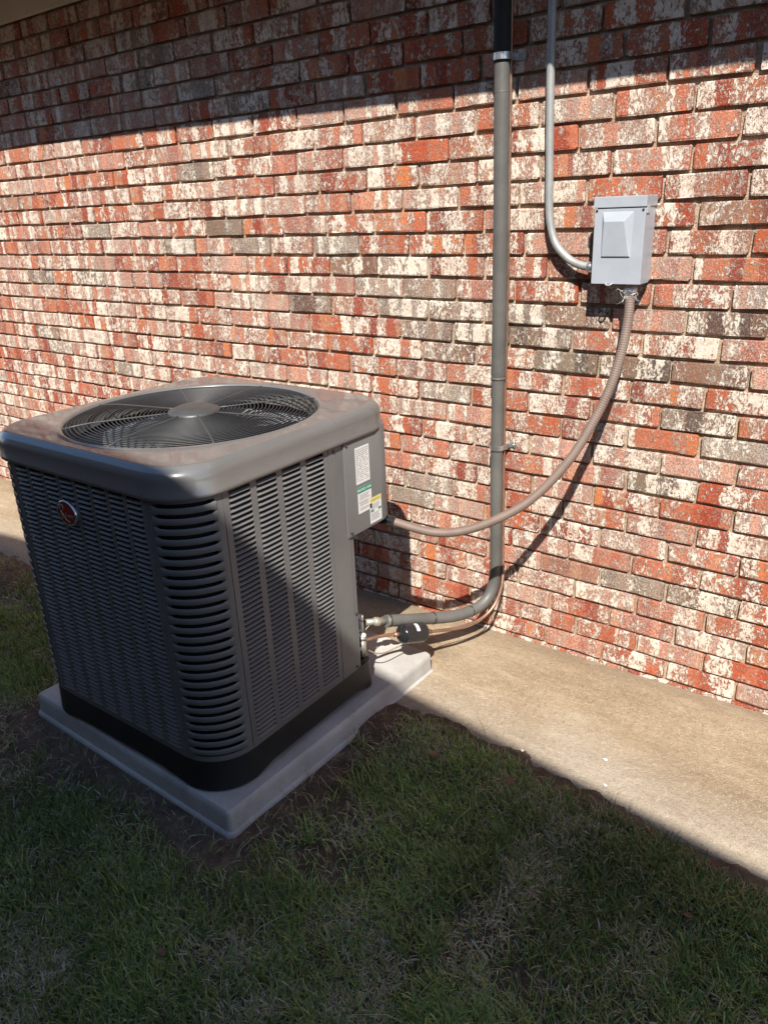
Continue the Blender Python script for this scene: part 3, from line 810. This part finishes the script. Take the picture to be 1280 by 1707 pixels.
# straps
def strap(z, fx, lo, hi, name, label):
    root = thing(name, label, 'pipe strap', 'zinc straps holding the foam pipe', loc=(fx, 0, z))
    mb = MB(); rr = .0226 if z < 1 else .0245; pts = []
    w = .0085
    pr = [(lo, -.003), (-.026, -.003), (-.0235, FY * .55)] + [(rr * math.cos(R(a)), FY + rr * math.sin(R(a))) for a in range(180, 361, 18)] + [(.0235, FY * .55), (.026, -.003), (hi, -.003)]
    out = []
    for i, (x, y) in enumerate(pr):
        a = pr[max(i-1, 0)]; b = pr[min(i+1, len(pr)-1)]; tx, ty = b[0]-a[0], b[1]-a[1]; l = math.hypot(tx, ty); out.append((x + ty/l*.0014, y - tx/l*.0014))
    mb.loft([[(x, y, -w) for x, y in out], [(x, y, w) for x, y in out], [(x, y, w) for x, y in pr], [(x, y, -w) for x, y in pr], [(x, y, -w) for x, y in out]], closed=False, smooth=False)
    mb.build('band', M['zinc'], root)
    for x in (lo + .008, hi - .008):
        m2 = MB(); cyl(m2, (x, -.004, 0), (x, -.0085, 0), .0055, 6, .0045); m2.build('screw', M['zinc'], root)
    return root
strap(1.802, -1.142, -.040, .050, 'pipe_strap', 'zinc strap high up on the foam pipe at the eave shadow edge')
strap(.700, -1.1415, -.045, .045, 'pipe_strap', 'zinc strap holding the foam pipe at mid height, just above the flexible conduit')

# ------------------------------------------------------------------ electrical: conduit, box, whip
ep = [(-1.012, -.028, 2.34), (-1.008, -.028, 1.8), (-1.000, -.028, 1.5), (-.9985, -.028, 1.44), (-.9925, -.028, 1.378), (-.974, -.029, 1.322), (-.936, -.031, 1.283), (-.900, -.034, 1.265), (-.862, -.036, 1.258)]
emt = MB().tube(resample(spline(ep, 14), .012) + [Vector((-.842, -.036, 1.2565))], .0112, 16).build('metal_conduit', M['emt'])
tag(emt, 'galvanised steel conduit dropping from the eave and curving into the grey box', 'conduit')
mb = MB(); mb.tube([(-.872, -.036, 1.2590), (-.868, -.036, 1.2585), (-.858, -.036, 1.2578), (-.854, -.036, 1.2575)], [.0125, .0145, .0145, .0125], 14); cyl(mb, (-.855, -.036, 1.2575), (-.842, -.036, 1.2565), .0165, 6)
mb.build('connector', M['zinc'], emt)
BX0, BX1, BZ0, BZ1, BD = -.8405, -.7055, 1.219, 1.433, -.082
box = thing('disconnect_box', 'pale grey metal disconnect box with a raised cover mounted on the bricks', 'electrical box', loc=(-.773, 0, 1.219))
def bxp(mb, name, mat, parent=None, bv=0, sharp=None):
    o = mb.build(name, mat, parent or box, sharp)
    if parent is None:
        if bv: bevel(o, bv)
        o.location = -box.location
    return o
bxp(MB().box((BX0 + .003, BD + .006, BZ0 + .003), (BX1 - .001, -.002, BZ1 - .004)), 'body', M['box'], None, .002)
# cover with a raised tapering field
mb = MB(); y0, y1 = BD + .005, BD - .001
cz0, cz1 = BZ0, BZ1 - .024
cvx = [(BX0, cz0), (BX1, cz0), (BX1, cz1), (BX0, cz1)]
fi = [(BX0 + .024, BZ0 + .068), (BX0 + .103, BZ0 + .068), (BX0 + .105, BZ1 - .032), (BX0 + .022, BZ1 - .032)]
pk = [(BX0 + .0255, BZ0 + .071), (BX0 + .100, BZ0 + .071), (BX0 + .084, BZ1 - .056), (BX0 + .0305, BZ1 - .056)]
L = lambda q, y: [(x, y, z) for x, z in q]
mb.loft([L(cvx, -.02), L(cvx, y1), L(fi, y1)], smooth=False)
pky = [y1 - .004, y1 - .004, y1 - .012, y1 - .012]
mb.loft([L(fi, y1), [(x, y, z) for (x, z), y in zip(pk, pky)]], smooth=False, cap1=True)
cov = bxp(mb, 'cover', M['box'])
bevel(cov, .0011, 2)
# hood
mb = MB(); hz0, hz1 = BZ1 - .026, BZ1 + .001
mb.box((BX0 - .003, BD - .004, hz0 + .004), (BX1 + .002, -.001, hz1 + .004))
bxp(mb, 'hood', M['box'], None, .0018)
mb = MB(); mb.box((BX1 - .0005, BD + .004, hz0 - .012), (BX1 + .0025, BD + .026, hz0 + .006)); tab = bxp(mb, 'hinge_tab', M['box'], None, .001)
for (x, z) in ((BX0 + .006, hz0 - .003), (BX1 - .006, hz0 - .003)):
    mb = MB(); cyl(mb, (x, BD, z), (x, BD - .003, z), .003, 8); bxp(mb, 'screw', M['screw'])
mb = MB(); mb.tube(spline([(-.797, BD + .004, BZ0 + .002), (-.797, BD - .007, BZ0 + .001), (-.793, BD - .010, BZ0 - .002), (-.785, BD - .010, BZ0 - .002), (-.781, BD - .007, BZ0 + .001), (-.781, BD + .004, BZ0 + .002)], 4), .0022, 6)
bxp(mb, 'padlock_loop', M['box'])
# whip
wy = [-.052, -.064, -.088, -.115, -.150, -.195, -.245, -.30, -.358, -.405, -.448]
wp_ = [(1050, 493), (1047, 530), (1035, 590), (1015, 650), (985, 710), (950, 765), (900, 820), (850, 855), (780, 883), (720, 887), (648, 867)]
wpts = [(-.7380, -.052, 1.185), (-.7362, -.064, 1.1332), (-.7420, -.088, 1.0430), (-.7620, -.115, .9480), (-.7935, -.150, .8475), (-.8335, -.195, .7525), (-.8975, -.245, .6530), (-.9595, -.300, .5910), (-1.064, -.358, .5395), (-1.1605, -.405, .5290), (-1.284, -.448, .5555)]
wpts = [sight(*p, y) for p, y in zip(wp_, wy)]
wl_ = resample(spline(wpts, 16), .0022)
rads = [.0127 + (.0009 if i % 3 else -.0005) for i in range(len(wl_))]
whip = MB().tube(wl_, rads, 14).build('flexible_conduit', M['whip'])
tag(whip, 'brown ribbed flexible conduit sagging from the grey box to the condenser', 'conduit')
t0 = wpts[0]; mb = MB(); mb.tube([(t0.x + .002, t0.y, BZ0 + .003), (t0.x + .001, t0.y, BZ0 - .010), (t0.x + .001, t0.y, BZ0 - .011), (t0.x, t0.y, BZ0 - .026), (t0.x, t0.y, BZ0 - .030)], [.0165, .0165, .0185, .0175, .0145], 16)
mb.build('connector', M['zinc'], whip)
t1 = wpts[-1]; dq = (wpts[-1] - wpts[-2]).normalized()
mb = MB(); mb.tube([t1 - dq * .02, t1 + dq * .004, t1 + dq * .005, t1 + dq * .03], [.0150, .0150, .017, .017], 16); mb.build('connector', M['drier'], whip)
# frayed webs and fibres at the connector
mb = MB(); r2 = random.Random(3)
for k in range(14):
    a = Vector((t0.x + r2.uniform(-.02, .02), t0.y - .018 + r2.uniform(-.004, .01), BZ0 - r2.uniform(.005, .035)))
    b = a + Vector((r2.uniform(-.025, .015), r2.uniform(-.01, .004), r2.uniform(-.025, .008))); c = (a + b) / 2 + Vector((r2.uniform(-.01, .01), -.006, r2.uniform(-.01, .01)))
    mb.tube(spline([a, c, b], 4), .00035, 4)
o = mb.build('cobweb', M['chip']); tag(o, 'pale frayed cobweb strands under the grey box', 'cobweb'); o['kind'] = 'stuff'

# ------------------------------------------------------------------ lawn
def blade_mat(name):
    t = NT(name); a = t.t.nodes.new('ShaderNodeAttribute'); a.attribute_name = 'tint'
    t.p(Base_Color=a.outputs['Color'], Roughness=.6, Specular_IOR_Level=.25)
    try: t.p(Subsurface_Weight=0.0)
    except Exception: pass
    return t.m
M['grass'] = blade_mat('grass blades')
def blades(name, x, y, length, width, lean, cols, mat, seed):
    """x, y: roots; every blade bends over in its own direction"""
    g = np.random.default_rng(seed); n = len(x)
    z = soil_z(x, y) - .004
    a = g.uniform(0, 2*np.pi, n); dx, dy = np.cos(a), np.sin(a); px_, py_ = -dy, dx
    tw = g.uniform(-.8, .8, n); px2 = px_*np.cos(tw) + dx*np.sin(tw); py2 = py_*np.cos(tw) + dy*np.sin(tw)
    V = np.zeros((n, 7, 3)); k = 0
    for t, w in ((0, .7), (.4, 1), (.75, .7), (1, 0)):
        th = lean * (0.35 + .65 * t)
        h = length * t * np.cos(th * .9); o = length * t * np.sin(th)
        bx_, by_, bz_ = x + dx*o, y + dy*o, z + np.maximum(h, .001)
        if w:
            V[:, k] = np.stack([bx_ - px2*width*w/2, by_ - py2*width*w/2, bz_], -1); V[:, k+1] = np.stack([bx_ + px2*width*w/2, by_ + py2*width*w/2, bz_], -1); k += 2
        else: V[:, k] = np.stack([bx_, by_, bz_], -1); k += 1
    base = (np.arange(n) * 7)[:, None]
    tri = np.concatenate([base + np.array(q) for q in ([0, 1, 3], [0, 3, 2], [2, 3, 5], [2, 5, 4], [4, 5, 6])], 1).reshape(-1, 3)
    me = bpy.data.meshes.new(name); nt = len(tri)
    me.vertices.add(n * 7); me.vertices.foreach_set('co', V.ravel().astype(np.float32))
    me.loops.add(nt * 3); me.loops.foreach_set('vertex_index', tri.ravel().astype(np.int32))
    me.polygons.add(nt); me.polygons.foreach_set('loop_start', np.arange(0, nt*3, 3, dtype=np.int32))
    me.polygons.foreach_set('loop_total', np.full(nt, 3, dtype=np.int32)); me.update(calc_edges=True); me.validate()
    ca = me.color_attributes.new('tint', 'FLOAT_COLOR', 'POINT')
    ca.data.foreach_set('color', np.repeat(np.concatenate([cols, np.ones((n, 1))], 1), 7, axis=0).astype(np.float32).ravel())
    me.materials.append(mat); return link(bpy.data.objects.new(name, me))
def scatter(n, x0, x1, y0, y1, g):
    return g.uniform(x0, x1, n), g.uniform(y0, y1, n)
def cover_at(x, y):
    """0 bare .. 1 thick grass"""
    d = fbm(x, y, 3.0, 71, 3) * .9 + fbm(x, y, 11, 77, 3) * .7
    c = np.clip((d - .42) * 2.6, .12, 1)
    pd = pad_dist(x, y)
    bare = np.clip((pd - .01 - .13 * fbm(x, y, 4, 83, 3)) / .13, 0, 1)
    c = c * (.03 + .97 * bare)
    c = c * np.clip((soil_edge(x) - y + .012 - .06 * fbm(x, y, 6, 121, 2)) / .06, 0, 1) ** .8
    c = np.where(pd < .012, 0, c); return c
g = np.random.default_rng(5)
xs_, ys_ = [], []
for n, x0, x1, y0, y1 in ((340000, -2.9, .35, -2.05, -.55), (60000, -5.2, -2.0, -1.9, -.55), (24000, .2, 2.2, -2.4, -.55), (16000, -3.5, .8, -3.2, -2.0)):
    a, b = scatter(n, x0, x1, y0, y1, g); k = g.random(n) < cover_at(a, b); xs_.append(a[k]); ys_.append(b[k])
ntuft = 420; tx, ty = scatter(ntuft, -3.6, .4, -2.0, -.58, g); tk = g.random(ntuft) < cover_at(tx, ty) ** .5; tx, ty = tx[tk], ty[tk]
ta = np.repeat(tx, 34) + g.normal(0, .012, len(tx) * 34); tb = np.repeat(ty, 34) + g.normal(0, .012, len(tx) * 34)
tk = (pad_dist(ta, tb) > .012) & (tb < soil_edge(ta) - .01); ta, tb = ta[tk], tb[tk]
n0 = sum(len(q) for q in xs_)
x, y = np.concatenate(xs_ + [ta]), np.concatenate(ys_ + [tb]); n = len(x); tuft = np.arange(n) >= n0
dry = np.clip((fbm(x, y, 7, 91, 3) - .45) * 5, 0, 1); rr_ = g.random(n)
is_dry = rr_ < (.19 + .46 * dry)
G1 = np.array([.095, .178, .042]); G2 = np.array([.32, .335, .095]); S1 = np.array([.36, .29, .17]); S2 = np.array([.52, .45, .30])
q = g.random((n, 1)); patch_ = np.clip((fbm(x, y, 2.2, 97, 3)[:, None] - .3) * 2, 0, 1)
cg = (G1*(1-q) + G2*q) * (.7 + .7*patch_) * g.uniform(.75, 1.25, (n, 1)); cdry = S1*(1-q) + S2*q
cols = np.where(is_dry[:, None], cdry, cg)
length = g.uniform(.016, .046, n) * (.75 + .6 * fbm(x, y, 6, 101, 2)); length[is_dry] *= .8; length[tuft] *= 1.45; is_dry[tuft] &= (g.random(int(tuft.sum())) < .35)
lean = np.where(is_dry, g.uniform(.7, 1.5, n), g.uniform(.15, 1.25, n))
wd = g.uniform(.0012, .0028, n); wd[::6] *= 1.7
gs = blades('grass', x, y, length, wd, lean, cols, M['grass'], 6)
gs['kind'] = 'stuff'; tag(gs, 'patchy green and straw coloured lawn grass in the shade', 'grass')
# straw thatch lying on the soil
a, b = scatter(10000, -4.2, .5, -2.05, -.52, g)
pdv = pad_dist(a, b)
keep = (pdv > .004) & (g.random(len(a)) < np.clip(.25 + np.exp(-(pdv / .16)**2) * .75, 0, 1) * np.clip((soil_edge(a) - b + .04) / .05, 0, 1))
a, b = a[keep], b[keep]; n = len(a); q = g.random((n, 1)); ln = g.uniform(.012, .06, n); ln[::70] = g.uniform(.08, .17, len(ln[::70]))
st = blades('straw', a, b, ln, g.uniform(.0011, .0022, n), g.uniform(1.36, 1.56, n), (S1*.75)*(1-q) + (S2*.9)*q, M['grass'], 9)
for v in (st,): v.location.z = .005
st['kind'] = 'stuff'; tag(st, 'dry straw litter on the bare soil around the pad', 'straw')

# ------------------------------------------------------------------ small litter
def leaf(x, y, rz, s, label, tilt=.25):
    mb = MB(); prof = [(0, .0), (.35, .16), (.22, .34), (.52, .40), (.30, .62), (.36, .86), (.12, .80), (0, 1.08)]
    pts = [(a, b) for a, b in prof] + [(-a, b) for a, b in prof[-2:0:-1]]
    z = lambda a, b: .14 * a * a * 2 + .10 * (b - .5)**2
    vs = [(0, .5, .0)] + [(a, b, z(a, b)) for a, b in pts]; m = len(pts)
    mb.add([(v[0]*s, v[1]*s, v[2]*s) for v in vs], [(0, 1 + k, 1 + (k+1) % m) for k in range(m)])
    mb.add([(v[0]*s, v[1]*s, v[2]*s - .0006) for v in vs], [(0, 1 + (k+1) % m, 1 + k) for k in range(m)])
    mb.tube([(0, 0, 0), (.0, -.25*s, .004), (.02*s, -.42*s, .002)], .0007, 5)
    o = mb.build('dead_leaf', M['leaf']); zz = float(soil_z(np.array([x]), np.array([y]))[0])
    o.location = (x, y, zz + .020); o.rotation_euler = (tilt, -.12, rz); tag(o, label, 'leaf', 'fallen leaves on the lawn')
leaf(-.725, -.72, .6, .030, 'brown dead leaf lying nearest the concrete edge')
leaf(-.955, -.715, 2.4, .024, 'small red brown dead leaf between the pad and the concrete')
leaf(-.243, -.845, 4.0, .022, 'brown dead leaf in the grass at the right edge')
leaf(-1.113, -1.543, 1.2, .020, 'brown dead leaf in the dark grass at lower left')
for (x, y, s, lab) in ((-.5716, -.4534, .0058, 'white paint chip on the sunny concrete, farther from the grass'), (-.5337, -.5505, .0048, 'white paint chip on the concrete, nearest the grass edge'), (-.7785, -.5445, .0050, 'white paint chip at the shadow edge nearest the pad')):
    mb = MB(); pr = [(s * (1 + .25*math.sin(3*k + x*50)) * math.cos(k*math.pi/4), s * .7 * (1 + .2*math.cos(2*k)) * math.sin(k*math.pi/4)) for k in range(8)]
    mb.loft([[(a, b, 0) for a, b in pr], [(a*.95, b*.95, .002) for a, b in pr]], True, True, True, False)
    o = mb.build('paint_chip', M['chip']); o.location = (x, y, CZ + .0035); tag(o, lab, 'paint chip', 'white chips on the concrete')
